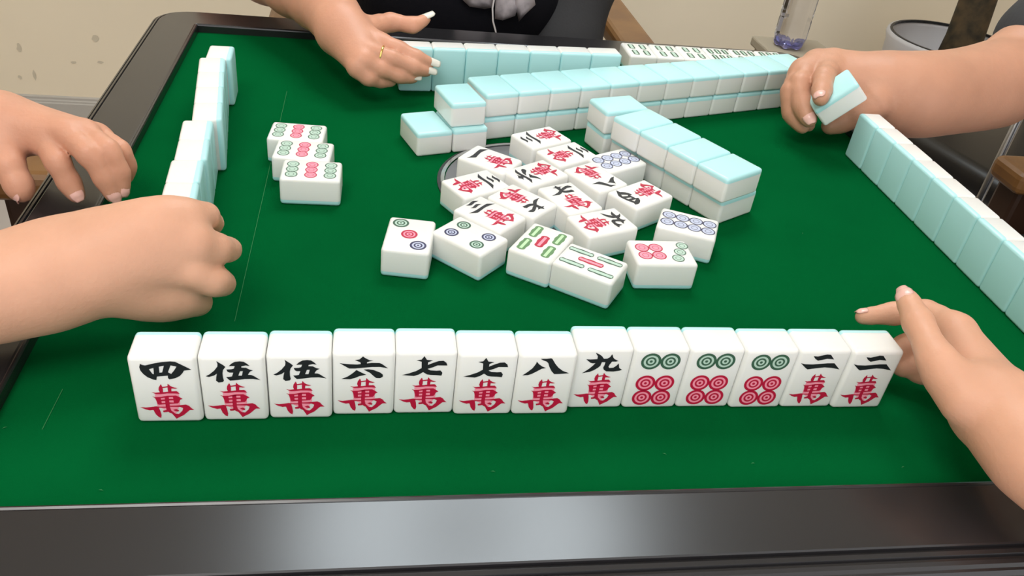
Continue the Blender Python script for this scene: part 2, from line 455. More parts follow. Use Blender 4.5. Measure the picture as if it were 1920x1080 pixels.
GLYPHS = {
  'wan': [[((-1.9,4.7), (-1.4,3.1), (-1.3,1.0), (-1.5,-0.8), (-2.9,-0.8), (-3.4,0.8), (-3.1,2.6))], [((1.4,5.0), (2.5,3.5), (3.6,2.7), (5.8,1.9), (4.6,1.6), (2.8,1.8), (2.6,-0.1), (1.1,-0.6), (1.0,1.0), (1.1,3.1))], [((-1.6,2.8), (1.2,3.4), (1.3,2.6), (-1.5,2.1))], [((-7.0,-0.5), (-5.1,-1.1), (-3.1,-0.7), (-0.6,-0.6), (2.4,-0.1), (5.1,0.0), (6.5,-1.9), (4.3,-1.6), (0.4,-1.5), (-2.7,-2.0), (-4.7,-2.0), (-5.9,-1.3))], [((-7.0,-3.4), (-5.5,-3.9), (-2.7,-3.8), (0.4,-3.0), (4.5,-2.9), (5.8,-3.9), (3.5,-3.9), (0.6,-4.0), (-3.1,-4.7), (-5.5,-4.7))], [((-5.9,-4.0), (-3.0,-4.4), (-2.9,-8.1), (-4.9,-8.9), (-5.1,-7.0))], [((2.9,-3.7), (5.8,-3.8), (7.4,-5.3), (6.2,-5.9), (5.4,-7.7), (4.8,-8.4), (2.9,-8.2))], [((-1.1,-3.8), (0.9,-3.6), (0.8,-8.2), (0.7,-10.9), (1.1,-13.4), (0.1,-14.6), (-1.1,-13.6), (-1.3,-10.6), (-1.2,-8.1))], [((-3.1,-5.7), (-1.0,-5.5), (-1.0,-6.6), (-3.0,-6.7))], [((0.8,-5.2), (3.0,-5.2), (3.0,-6.2), (0.8,-6.3))], [((-3.0,-8.0), (-1.0,-7.9), (-1.0,-8.8), (-4.9,-9.2))], [((0.8,-7.6), (3.0,-7.7), (4.8,-8.3), (0.8,-8.6))], [((-13.6,-10.6), (-10.9,-11.0), (-8.0,-10.6), (-5.9,-10.2), (-4.3,-10.5), (-1.1,-10.5), (-1.1,-11.3), (-4.7,-11.2), (-4.5,-13.0), (-8.0,-12.8), (-9.2,-13.0), (-11.3,-12.2))], [((-8.0,-10.5), (-4.9,-10.5), (-4.3,-13.3), (-4.0,-16.3), (-4.4,-18.3), (-5.5,-17.6), (-6.7,-15.7), (-7.4,-13.0))], [((0.7,-9.9), (3.6,-9.8), (6.1,-9.5), (8.6,-9.2), (10.1,-10.2), (10.9,-11.6), (12.3,-13.0), (10.1,-13.0), (9.3,-13.8), (6.8,-16.5), (5.0,-17.6), (3.0,-19.0), (2.2,-17.3), (1.2,-15.3), (-0.1,-14.5), (0.9,-13.0), (2.8,-15.4), (4.5,-15.7), (6.4,-13.5), (7.0,-11.6), (5.7,-10.8), (0.7,-10.6))], [((2.0,-12.8), (3.6,-12.2), (4.9,-13.2), (4.3,-14.1), (3.0,-13.6))], [((-3.0,-13.2), (-0.9,-12.8), (-0.7,-14.2), (-2.8,-14.4))]],
  '7': [[((-1.3,19.4), (0.1,16.9), (3.3,16.5), (0.8,15.2), (0.7,13.4), (3.3,14.8), (6.3,16.1), (8.8,16.3), (10.4,14.9), (11.0,13.0), (5.9,13.1), (3.5,11.8), (0.7,10.7), (2.3,9.7), (5.5,9.4), (7.6,9.6), (8.7,8.0), (8.3,6.0), (5.7,6.3), (2.5,6.5), (0.6,6.9), (-1.5,8.5), (-3.7,6.8), (-6.2,5.8), (-12.5,6.5), (-9.0,7.6), (-5.1,9.3), (-2.4,11.3), (-2.6,15.6), (-5.3,16.6), (-2.7,17.1))]],
  '4': [[((-9.9,18.0), (-9.1,17.3), (-7.7,16.9), (-3.6,18.2), (0.4,19.1), (4.3,19.5), (6.5,19.2), (8.7,17.7), (13.6,14.1), (10.0,13.5), (9.3,12.1), (7.7,10.0), (5.3,8.5), (2.6,7.9), (2.0,8.6), (2.1,10.3), (-3.1,9.7), (-3.6,7.4), (-4.9,7.7), (-7.5,9.3), (-9.2,11.4), (-10.3,13.7), (-10.5,15.8)), ((-6.2,14.5), (-4.0,15.3), (-4.3,11.2), (-5.0,11.6)), ((-1.4,16.1), (1.0,16.7), (-0.3,12.4), (-1.6,12.2)), ((4.1,16.9), (6.8,16.1), (5.4,13.6), (3.8,11.4), (2.4,12.5))]],
  '5': [[((-6.9,19.2), (-5.7,18.1), (-3.9,16.6), (-2.9,15.4), (-4.2,13.3), (-4.6,11.2), (-4.6,8.6), (-4.3,6.3), (-4.9,5.4), (-7.0,5.1), (-8.1,6.3), (-7.8,8.7), (-7.3,11.0), (-8.8,9.7), (-11.3,8.8), (-12.8,9.3), (-10.8,10.6), (-8.5,12.9), (-6.7,15.6), (-6.5,17.3))], [((-1.3,15.8), (0.1,17.5), (1.9,18.7), (4.2,19.0), (6.1,18.7), (7.6,17.4), (8.8,15.9), (6.9,16.3), (4.8,15.7), (4.7,14.9), (6.9,14.8), (8.6,13.6), (10.2,13.1), (8.8,12.3), (8.0,11.1), (7.6,10.1), (9.2,10.0), (10.4,9.3), (13.5,6.6), (9.8,7.4), (5.8,7.3), (2.5,6.7), (-1.3,6.3), (-2.0,7.1), (-3.1,8.7), (-1.4,8.8), (-0.2,9.1), (0.6,11.6), (-1.2,11.6), (-2.1,12.2), (-2.6,13.7), (-0.2,13.8), (1.1,14.3), (1.6,15.9), (-0.0,15.9)), ((3.9,12.5), (5.3,12.6), (4.6,9.6), (2.9,9.6))]],
  '6': [[((-0.5,19.6), (0.7,18.5), (2.8,17.1), (4.8,16.7), (2.9,16.3), (1.6,15.7), (1.4,14.4), (-1.6,14.4), (-1.8,15.7), (-3.0,16.3), (-4.6,17.2), (-2.3,17.6))], [((-12.3,15.2), (-10.3,14.8), (-7.3,14.4), (-3.6,14.2), (-0.2,14.7), (4.0,15.3), (7.9,15.2), (9.1,14.6), (12.4,11.6), (8.3,12.5), (4.0,12.5), (-0.2,12.0), (-4.5,11.5), (-7.5,11.5), (-9.5,13.0))], [((-3.8,10.5), (-2.2,9.4), (1.2,7.2), (-2.2,6.3), (-4.6,5.0), (-7.0,4.2), (-11.4,4.4), (-8.3,6.0), (-5.6,8.4))], [((-0.2,10.8), (2.3,11.0), (4.9,10.5), (8.4,8.7), (9.8,7.3), (9.8,5.8), (8.4,4.8), (6.5,4.9), (5.5,5.8), (3.2,8.5))]],
  '8': [[((-6.3,17.1), (-4.9,15.3), (-2.9,13.7), (-0.7,12.6), (-3.0,12.1), (-5.7,10.1), (-8.0,8.5), (-10.1,7.6), (-13.0,7.5), (-10.4,9.9), (-8.0,12.6), (-6.6,15.5))], [((-4.5,19.0), (-1.3,19.0), (1.2,19.4), (2.0,18.8), (3.9,15.6), (6.0,12.9), (8.7,10.6), (12.5,8.9), (10.0,8.6), (6.3,8.3), (4.3,8.3), (2.5,10.5), (1.0,13.4), (0.0,16.1), (-1.0,17.1), (-3.0,18.0))]],
  '9': [[((-5.8,19.4), (-3.4,18.2), (-1.6,16.7), (-0.5,15.1), (1.4,15.2), (2.8,16.3), (3.7,18.4), (4.7,15.9), (5.6,14.9), (8.1,13.5), (6.8,13.1), (4.5,13.1), (3.5,11.0), (3.1,9.4), (3.8,8.5), (6.0,8.7), (7.4,10.0), (8.6,11.8), (9.4,8.5), (11.3,7.2), (9.8,6.5), (6.5,5.9), (2.4,6.1), (0.8,7.3), (0.2,8.8), (0.7,10.8), (0.8,12.7), (-1.2,12.7), (-1.6,10.2), (-2.8,8.6), (-5.0,6.8), (-7.1,5.7), (-11.2,4.8), (-9.3,6.4), (-7.3,8.4), (-5.8,10.3), (-4.7,12.0), (-6.4,11.9), (-7.6,12.3), (-10.4,14.8), (-8.0,14.6), (-4.1,14.9), (-4.2,16.8))]],
  '2': [[((-7.6,18.1), (-4.8,17.8), (-1.7,18.7), (0.3,19.3), (2.7,19.1), (5.9,15.6), (1.5,16.1), (-1.2,15.3), (-3.8,14.7), (-5.9,16.1))], [((-13.6,12.9), (-10.8,12.1), (-6.0,11.9), (-0.9,12.4), (3.0,12.8), (7.1,12.8), (11.9,8.1), (6.5,9.3), (2.0,9.7), (-3.1,9.0), (-8.1,8.2), (-9.7,9.3))]],
}
_b = GLYPHS['2'][1][0]
def _xf(l, sx, sy, dx, dy):
    cx = sum(p[0] for p in l) / len(l); cy = sum(p[1] for p in l) / len(l)
    return [((x - cx) * sx + dx, (y - cy) * sy + dy) for x, y in l]
GLYPHS['1'] = [[_xf(_b, 1.0, 1.15, 0, 12.5)]]
GLYPHS['3'] = [[_xf(GLYPHS['2'][0][0], .92, .75, .8, 18.0)], [_xf(GLYPHS['2'][0][0], .80, .70, -.3, 13.4)], [_xf(_b, 1.0, .85, 0, 8.4)]]

PRINTS = {}
def prints(kind):
    """list of (part name, mesh) for the face of one kind of tile; meshes are shared"""
    if kind in PRINTS:
        return PRINTS[kind]
    out = []
    n, s = kind[0], kind[1]
    if s == 'w':
        a = Print()
        for loops in GLYPHS[n]:
            a.poly([list(l) for l in loops], 'ink')
        b = Print()
        for i, loops in enumerate(GLYPHS['wan']):
            b.poly([list(l) for l in loops], 'red', .00002 * (i % 3))
        pk = [(-9.5, -8.6), (-5.5, -1.8), (-2.5, 4.2), (3.2, 4.4), (6.0, 1.2), (6.2, -6.8), (9.8, -12.0), (2.5, -17.5), (-3.5, -15.0), (-6.5, -12.0)]
        pk = [(-5.6, -.9), (5.9, -.4), (5.9, -8.8), (3.0, -15.6), (-.6, -13.5), (-5.2, -10.2)]
        b.poly([pk], 'pink', -.00003)
        out = [('numeral', a.mesh('numeral')), ('character', b.mesh('character'))]
    elif s == 'd':
        p = Print()
        if n == '3':
            p.dot(-7.5, 13.5, 5.6, 'green', 'palegreen'); p.dot(0, 0, 5.6, 'red', 'pink'); p.dot(7.5, -13.0, 5.6, 'blue', 'paleblue')
        elif n == '4':
            p.dot(-6.8, 11, 5.0, 'blue', 'paleblue'); p.dot(6.8, 11, 5.0, 'green', 'palegreen')
            p.dot(-6.8, -11, 5.0, 'green', 'palegreen'); p.dot(6.8, -11, 5.0, 'blue', 'paleblue')
        elif n == '6':
            for x in (-5.6, 5.6):
                p.dot(x, 13.4, 5.75, 'green', 'palegreen')
                for y in (-2.5, -13.3):
                    p.dot(x, y, 5.7, 'red', 'pink')
        elif n == '7':
            for x, y in ((-8.2, 17.0), (0, 13.0), (8.2, 9.2)):
                p.fulldot(x, y, 4.4, 'green', 'palegreen')
            for x in (-4.9, 4.9):
                for y in (-3.6, -13.6):
                    p.fulldot(x, y, 5.1, 'red', 'pink')
        elif n == '8':
            for x in (-5.4, 5.4):
                for y in (-15.3, -5.1, 5.1, 15.3):
                    p.fulldot(x, y, 5.2, 'blue', 'paleblue')
        elif n == '9':
            for y, d, q in ((14.0, 'green', 'palegreen'), (0, 'red', 'pink'), (-14.0, 'green', 'palegreen')):
                p.poly([[(-6.2, y - 3.6), (6.2, y - 3.6), (6.2, y + 3.6), (-6.2, y + 3.6)]], q, -.00004)
                for x in (-8.2, 0, 8.2):
                    p.fulldot(x, y, 4.6, d, q)
        out = [('dot_print', p.mesh('dot_print'))]
    elif s == 'b':
        p = Print()
        if n == '5':
            for x in (-9, 9):
                for y in (-9.8, 9.8):
                    p.stick(x, y, 16.5, 6.6, 'leaf', 'lime')
            p.stick(0, 0, 16.5, 6.6, 'red', 'pink')
        elif n == 'o':      # outlined five bamboo
            for x in (-8.5, 8.5):
                for y in (-10.5, 10.5):
                    p.stick(x, y, 18.5, 5.0, 'green', 'palegreen', True, .55, .92)
            p.stick(0, 0, 18.5, 5.2, 'red', 'pink', True, .45, .90)
        elif n == '4':
            for x in (-6.5, 6.5):
                for y in (-9.5, 9.5):
                    p.stick(x, y, 16, 7.0, 'green', 'palegreen', False, .5, .88)
        elif n == '6':
            for x in (-9, 0, 9):
                for y in (-9.5, 9.5):
                    p.stick(x, y, 16, 6.2, 'green', 'palegreen', False)
        out = [('bamboo_print', p.mesh('bamboo_print'))]
    PRINTS[kind] = out
    return out

def tile(kind, x, y, z, yaw, pose, label, group):
    """pose: up (face up), down (back up), stand; the Empty sits at the tile's base"""
    t = empty('mahjong_tile', (x, y, z), R(yaw), label, 'mahjong tile', group)
    if pose == 'up':
        rot, h = (0, 0, 0), TD / 2
    elif pose == 'down':
        rot, h = (R(180), 0, 0), TD / 2
    else:
        rot, h = (R(90), 0, 0), TH / 2
    parts = [('face_block', FACE_ME), ('back_layer', BACK_ME)] + (prints(kind) if kind else [])
    for nm, me in parts:
        o = bpy.data.objects.new(nm, me)
        C.objects.link(o)
        o.parent = t
        o.rotation_euler = rot
        o.location = (0, 0, h)
    return t

NUM = {'1': 'one', '2': 'two', '3': 'three', '4': 'four', '5': 'five', '6': 'six', '7': 'seven', '8': 'eight', '9': 'nine', 'o': 'five'}
def nm(k):
    return NUM[k[0]] + {'w': ' character', 'd': ' dot', 'b': ' bamboo'}[k[1]]

ORD = ['first', 'second', 'third', 'fourth', 'fifth', 'sixth', 'seventh', 'eighth', 'ninth', 'tenth', 'eleventh', 'twelfth', 'thirteenth']
# the row standing along the front rail, faces to the viewer
FRONT = [('4w', -.2388, -.2640), ('5w', -.2062, -.2633), ('5w', -.1736, -.2622), ('6w', -.1412, -.2600), ('7w', -.1090, -.2594), ('7w', -.0768, -.2607),
         ('8w', -.0445, -.2609), ('9w', -.0121, -.2561), ('6d', .0202, -.2563), ('6d', .0525, -.2562), ('6d', .0848, -.2570), ('2w', .1171, -.2569), ('2w', .1494, -.2578)]
flabel = {0: 'four character tile ending the face-out standing row', 1: 'five character tile standing next to the four character tile',
          2: 'five character tile standing next to the six character tile', 3: 'six character tile standing in the face-out row',
          4: 'seven character tile standing next to the six character tile', 5: 'seven character tile standing next to the eight character tile',
          6: 'eight character tile standing in the face-out row', 7: 'nine character tile standing in the face-out row',
          8: 'six dot tile standing next to the nine character tile', 9: 'six dot tile standing between two other six dot tiles',
          10: 'six dot tile standing next to a two character tile', 11: 'two character tile standing next to a six dot tile',
          12: 'two character tile ending the face-out row beside the hand'}
for i, (k, x, y) in enumerate(FRONT):
    tile(k, x, y + TD / 2, 0, 0.25, 'stand', flabel[i], 'face-out row along the front rail')

# left player's row: mint backs turned to the middle
LEFT = [(-.2720, .1550, -88), (-.2745, .1245, -83), (-.2706, .0925, -83), (-.2667, .0605, -83), (-.2628, .0285, -83),
        (-.2655, -.0050, -85), (-.2627, -.0372, -85), (-.2618, -.0695, -86), (-.2596, -.1016, -86), (-.2574, -.1338, -86)]
for i, (x, y, a) in enumerate(LEFT):
    lb = 'standing tile set apart at the end of the row by the nine dots' if i == 0 else ORD[i] + ' standing tile of the row by the nine dots, counted from the one apart'
    tile(None, x, y, 0, a, 'stand', lb, 'row by the nine dot set')

# right player's row
for i in range(13):
    tile(None, .32640, .0975 - TW / 2 - .0322 * i - (.0004 if i else 0), 0, 90, 'stand',
         ORD[i] + ' standing tile of the mint row under the lifting hand, from that hand' if i else 'standing tile ending the mint row beside the hand that lifts a tile',
         'mint row under the lifting hand')

# far player's standing row (mint backs) and exposed sets
c5, s5 = math.cos(R(5)), math.sin(R(5))
for i in range(7):
    u = .0323 * (i + .5); v = TD / 2
    tile(None, -.1135 + u * c5 - v * s5, .1945 + u * s5 + v * c5, 0, 185, 'stand',
         'standing tile of the far row, mint back, touched by the ringed hand' if i == 0 else ORD[i] + ' standing tile of the far mint row, counted from the ringed hand',
         'far standing row')
for i in range(6):
    k = '4b' if i < 3 else '6b'
    lb = ['four bamboo tile lying face up beside the far mint row', 'four bamboo tile lying face up between two four bamboo tiles', 'four bamboo tile lying face up next to a six bamboo tile',
          'six bamboo tile lying face up next to a four bamboo tile', 'six bamboo tile lying face up between two six bamboo tiles', 'six bamboo tile lying face up nearest the water bottle'][i]
    tile(k, .1400 + .0325 * (i + .5), .3015 + .0006 * i, 0, 181, 'up', lb, 'far face-up sets')

# double wall across the back
def line_tiles(n, x0, y0, yaw, z, lab, group, pose='down', first=0):
    c, s = math.cos(R(yaw)), math.sin(R(yaw))
    for i in range(n):
        u = .0323 * (i + .5); v = TH / 2
        lb = lab(i) if callable(lab) else lab
        tile(None, x0 + u * c - v * s, y0 + u * s + v * c, z, yaw, pose, lb, group)
Z2 = TD + .0002
g = 'long face-down double wall'
line_tiles(1, -.1010, .0520, 18.5, 0, 'face-down tile alone at the bottom end of the long double wall', g)
line_tiles(1, -.0697, .0625, 18.5, 0, 'face-down bottom tile under the set-forward top tile of the long wall', g)
line_tiles(12, -.0415, .0905, 19.1, 0, lambda i: ORD[i] + ' set-back tile in the bottom layer of the long wall, from the stepped end', g)
line_tiles(1, -.0728, .0660, 17.0, Z2, 'face-down top tile set forward at the end of the long double wall', g)
line_tiles(12, -.0405, .0900, 19.1, Z2, lambda i: ORD[i] + ' tile in the top layer of the long wall, after the set-forward one', g)

# short double wall beside the discards; its tiles lie across the row
def cross_tiles(n, x0, y0, yaw, z, lab, group):
    """row runs towards -local y'... starting corner (x0,y0) is the far left corner, long side along yaw"""
    c, s = math.cos(R(yaw)), math.sin(R(yaw))
    for i in range(n):
        u = TH / 2; v = -.0323 * (i + .5)
        tile(None, x0 + u * c - v * s, y0 + u * s + v * c, z, yaw - 90, 'down', lab(i) if callable(lab) else lab, group)
g = 'short face-down double wall'
cross_tiles(1, .0520, .0975, 18, Z2, 'turned face-down top tile at the far end of the short double wall', g)
cross_tiles(4, .0655, .0600, 30.5, Z2, lambda i: ORD[i] + ' tile in the top layer of the short wall, after the turned one', g)
cross_tiles(1, .0535, .0985, 20, 0, 'turned face-down bottom tile at the far end of the short double wall', g)
cross_tiles(4, .0690, .0650, 30.5, 0, lambda i: ORD[i] + ' tile in the bottom layer of the short wall, after the turned one', g)

# the three exposed nine dot tiles
for (k, x, y, a, lb) in [('9d', -.1982, .0465, -93.9, 'nine dot tile of the slanting three, nearest the far rail'),
                         ('9d', -.1912, .0140, -94.5, 'nine dot tile between two other nine dot tiles'),
                         ('9d', -.1830, -.0195, -91.0, 'nine dot tile of the slanting three, nearest the face-out row')]:
    tile(k, x, y, 0, a, 'up', lb, 'exposed nine dot set')

# discards
DISC = [
 ('3d', -.1128, -.1075, -9.0, 'three dot discard with a diagonal of green, red and blue dots'),
 ('4d', -.0712, -.1060, 46.5, 'four dot discard beside the three dot tile'),
 ('5b', -.0217, -.1125, -33.2, 'five bamboo discard with thick green and red sticks'),
 ('ob', .0078, -.1372, 55.2, 'five bamboo discard with thin outlined sticks'),
 ('7d', .0627, -.1217, -89.3, 'seven dot discard with four red and three green dots'),
 ('8d', .0947, -.0810, -114.5, 'eight dot discard beside the seven dot tile'),
 ('9w', .0283, -.0825, -68.7, 'nine character discard lying face up in the pile'),
 ('4w', .0692, -.0376, 123.5, 'four character discard lying by the short double wall'),
 ('7w', .0105, -.0475, 24.0, 'seven character discard in the middle of the pile'),
 ('8w', .0385, -.0112, -149.0, 'eight character discard touching the eight dot tile'),
 ('8d', .0628, .0200, -61.0, 'eight dot discard against the short double wall'),
 ('6w', -.0098, -.0090, 123.5, 'six character discard in the middle of the pile'),
 ('3w', -.0600, -.0303, -60.0, 'three character discard beside the one character tile'),
 ('1w', -.0444, .0122, 53.2, 'one character discard on the grey centre plate'),
 ('3w', .0052, .0585, 119.3, 'three character discard nearest the long double wall'),
 ('3w', .0226, .0285, -59.5, 'three character discard touching the eight dot and eight character tiles'),
 ('3w', -.0540, -.0755, 45.5, 'three character discard behind the four dot tile'),
 ('7w', -.0272, -.0545, -135.0, 'seven character discard beside the three character tile behind the four dots'),
]
for (k, x, y, a, lb) in DISC:
    tile(k, x, y, 0, a, 'up', lb, 'face-up discards in the middle')

# ------------------------------------------------------------------ hands and arms (signed distance -> one continuous skin mesh)
def smin(a, b, k):
    h = np.clip(0.5 + 0.5 * (b - a) / k, 0, 1)
    return b + (a - b) * h - k * h * (1 - h)

class Field:
    def __init__(s, lo, hi, vox):
        s.lo, s.vox = np.array(lo, float), vox
        s.n = np.maximum(((np.array(hi) - s.lo) / vox).astype(int) + 2, 4)
        s.ax = [s.lo[i] + vox * np.arange(s.n[i]) for i in range(3)]
    def full(s):
        return np.full(tuple(s.n), 1.0, np.float32)
    def window(s, pts, rad, pad):
        sl = []
        for i in range(3):
            a = min(p[i] for p in pts) - rad - pad; b = max(p[i] for p in pts) + rad + pad
            i0 = max(0, int((a - s.lo[i]) / s.vox)); i1 = min(int(s.n[i]), int((b - s.lo[i]) / s.vox) + 2)
            if i1 <= i0: i1 = min(int(s.n[i]), i0 + 1); i0 = max(0, i1 - 1)
            sl.append(slice(i0, i1))
        return tuple(sl)
    def cone(s, D, a, b, k, pad=0.02):
        """smooth union of a round cone a=(x,y,z,r) -> b"""
        w = s.window([a, b], max(a[3], b[3]), pad)
        X = s.ax[0][w[0]][:, None, None]; Y = s.ax[1][w[1]][None, :, None]; Z = s.ax[2][w[2]][None, None, :]
        ba = [b[i] - a[i] for i in range(3)]
        L2 = sum(c * c for c in ba) + 1e-12
        t = np.clip(((X - a[0]) * ba[0] + (Y - a[1]) * ba[1] + (Z - a[2]) * ba[2]) / L2, 0, 1)
        d = np.sqrt((X - a[0] - t * ba[0]) ** 2 + (Y - a[1] - t * ba[1]) ** 2 + (Z - a[2] - t * ba[2]) ** 2) - (a[3] + t * (b[3] - a[3]))
        D[w] = smin(D[w], d.astype(np.float32), k)
    def ell(s, D, c, r, k, pad=0.03, rot=None):
        w = s.window([c], max(r), pad)
        X = s.ax[0][w[0]][:, None, None] - c[0]; Y = s.ax[1][w[1]][None, :, None] - c[1]; Z = s.ax[2][w[2]][None, None, :] - c[2]
        q = np.sqrt((X / r[0]) ** 2 + (Y / r[1]) ** 2 + (Z / r[2]) ** 2)
        d = (q - 1) * min(r)
        D[w] = smin(D[w], d.astype(np.float32), k)
    def mesh(s, D, smooth=2):
        """naive surface nets"""
        ins = D < 0
        nx, ny, nz = D.shape
        c = np.zeros((nx - 1, ny - 1, nz - 1), np.uint8)
        offs = [(i, j, k) for i in (0, 1) for j in (0, 1) for k in (0, 1)]
        for i, j, k in offs:
            c += ins[i:nx - 1 + i, j:ny - 1 + j, k:nz - 1 + k]
        act = (c > 0) & (c < 8)
        idx = np.argwhere(act)
        vid = -np.ones(c.shape, np.int64)
        vid[act] = np.arange(len(idx))
        acc = np.zeros((len(idx), 3)); cnt = np.zeros(len(idx))
        I, J, K = idx.T
        for ia in range(8):
            for ax in range(3):
                o = offs[ia]
                if o[ax] == 1: continue
                o2 = list(o); o2[ax] = 1
                d0 = D[I + o[0], J + o[1], K + o[2]]; d1 = D[I + o2[0], J + o2[1], K + o2[2]]
                m = (d0 < 0) != (d1 < 0)
                t = np.where(m, d0 / np.where(m, d0 - d1, 1), 0)
                pnt = np.array(o, float)[None, :].repeat(len(idx), 0)
                pnt[:, ax] += t
                acc[m] += pnt[m]; cnt[m] += 1
        P = s.lo + s.vox * (idx + acc / cnt[:, None])
        Q = []
        for ax in range(3):
            a, b = [(1, 2), (2, 0), (0, 1)][ax]
            sl0 = [slice(None)] * 3; sl1 = [slice(None)] * 3
            sl0[ax] = slice(0, -1); sl1[ax] = slice(1, None)
            i0, i1 = ins[tuple(sl0)], ins[tuple(sl1)]
            E = np.argwhere(i0 != i1)
            fl = i0[tuple(E.T)]
            ok = (E[:, a] > 0) & (E[:, b] > 0) & (E[:, a] < D.shape[a] - 1) & (E[:, b] < D.shape[b] - 1)
            E, fl = E[ok], fl[ok]
            def g(da, db):
                e = E.copy(); e[:, a] += da; e[:, b] += db
                return vid[tuple(e.T)]
            q = np.stack([g(-1, -1), g(0, -1), g(0, 0), g(-1, 0)], 1)
            q[~fl] = q[~fl][:, ::-1]
            Q.append(q)
        Q = np.concatenate(Q)
        Q = Q[(Q >= 0).all(1)]
        for it in range(smooth):                     # light Laplacian polish
            S = np.zeros_like(P); n = np.zeros(len(P))
            for e in range(4):
                a, b = Q[:, e], Q[:, (e + 1) % 4]
                np.add.at(S, a, P[b]); np.add.at(n, a, 1)
            P = P + 0.5 * (S / np.maximum(n, 1)[:, None] - P)
        return P, Q

def field_mesh(name, P, Q, m, parent=None, loc=(0, 0, 0)):
    me = bpy.data.meshes.new(name)
    P = P - np.array(loc)
    me.vertices.add(len(P)); me.vertices.foreach_set('co', P.astype(np.float32).ravel())
    me.loops.add(len(Q) * 4); me.loops.foreach_set('vertex_index', Q.astype(np.int32).ravel())
    me.polygons.add(len(Q)); me.polygons.foreach_set('loop_start', np.arange(0, len(Q) * 4, 4, dtype=np.int32))
    me.polygons.foreach_set('loop_total', np.full(len(Q), 4, np.int32))
    me.polygons.foreach_set('use_smooth', np.ones(len(Q), bool))
    me.update(calc_edges=True)
    me.validate()
    return link(name, me, m, parent)

def subdivide(ch):
    """Catmull-Rom refinement of a joint chain so fingers bend in curves"""
    A = np.array(ch, float)
    out = []
    for i in range(len(A) - 1):
        p0, p1, p2, p3 = A[max(i - 1, 0)], A[i], A[i + 1], A[min(i + 2, len(A) - 1)]
        for t in (0, .33, .66):
            out.append(tuple(0.5 * ((2 * p1) + (-p0 + p2) * t + (2 * p0 - 5 * p1 + 4 * p2 - p3) * t * t + (-p0 + 3 * p1 - 3 * p2 + p3) * t ** 3)))
    out.append(tuple(A[-1]))
    return out

def build_hand(spec, name, skin, parent, vox=.0015, pk=.011, fk=.005):
    body, fingers = spec['body'], spec['fingers']
    allp = [q for ch in body + fingers for q in ch]
    lo = [min(q[i] - q[3] for q in allp) - .006 for i in range(3)]
    hi = [max(q[i] + q[3] for q in allp) + .006 for i in range(3)]
    fd = Field(lo, hi, vox)
    B = fd.full()
    for ci, ch in enumerate(body):
        c2 = subdivide(ch) if len(ch) > 2 else ch
        for a, b in zip(c2[:-1], c2[1:]):
            fd.cone(B, a, b, pk if ci else .012)
    T = B.copy()
    for ch in fingers:
        G = fd.full()
        c2 = subdivide(ch)
        for a, b in zip(c2[:-1], c2[1:]):
            fd.cone(G, a, b, .0022)
        # slight swelling at the middle joints
        for q in ch[1:-1]:
            fd.ell(G, q[:3], (q[3] * 1.07,) * 3, .004, pad=.01)
        T = np.minimum(T, smin(B, G, fk))
    P, Q = fd.mesh(T)
    o = field_mesh(name, P, Q, skin, parent)
    return o

def nail(hand, ch, parent, scale=1.0, m='nail', up=None, ext=0.0):
    """curved nail plate on the last joint of a finger chain"""
    a, b = Vector(ch[-2][:3]), Vector(ch[-1][:3])
    r = ch[-1][3]
    d = (b - a).normalized()
    u = Vector(up)
    u = (u - d * u.dot(d)).normalized()
    s = d.cross(u)
    V, F = [], []
    nl, na = 7, 9
    L = 1.55 * r * scale
    for i in range(nl):
        t = i / (nl - 1)
        along = -0.55 * r + L * t
        half = R(52) * (1 - .35 * max(0, (t - .75) / .25) ** 2) * (1 - .3 * max(0, (.2 - t) / .2) ** 2)
        rr = r * 1.03
        over = max(0, along)
        if ext == 0:
            rr = math.sqrt(max((r * 1.05) ** 2 - min(over, r * .75) ** 2, .2 * r * r)) 
        else:
            rr = r * (1.04 - .10 * t)
        for j in range(na):
            an = half * (2 * j / (na - 1) - 1)
            q = b + d * along + (u * math.cos(an) + s * math.sin(an)) * rr
            V.append(tuple(q))
    for i in range(nl - 1):
        for j in range(na - 1):
            k = i * na + j
            F.append((k, k + 1, k + na + 1, k + na))
    o = pyd('nail', V, F, m, parent, smooth=True)
    md = o.modifiers.new('thick', 'SOLIDIFY'); md.thickness = .0006; md.offset = 0
    return o

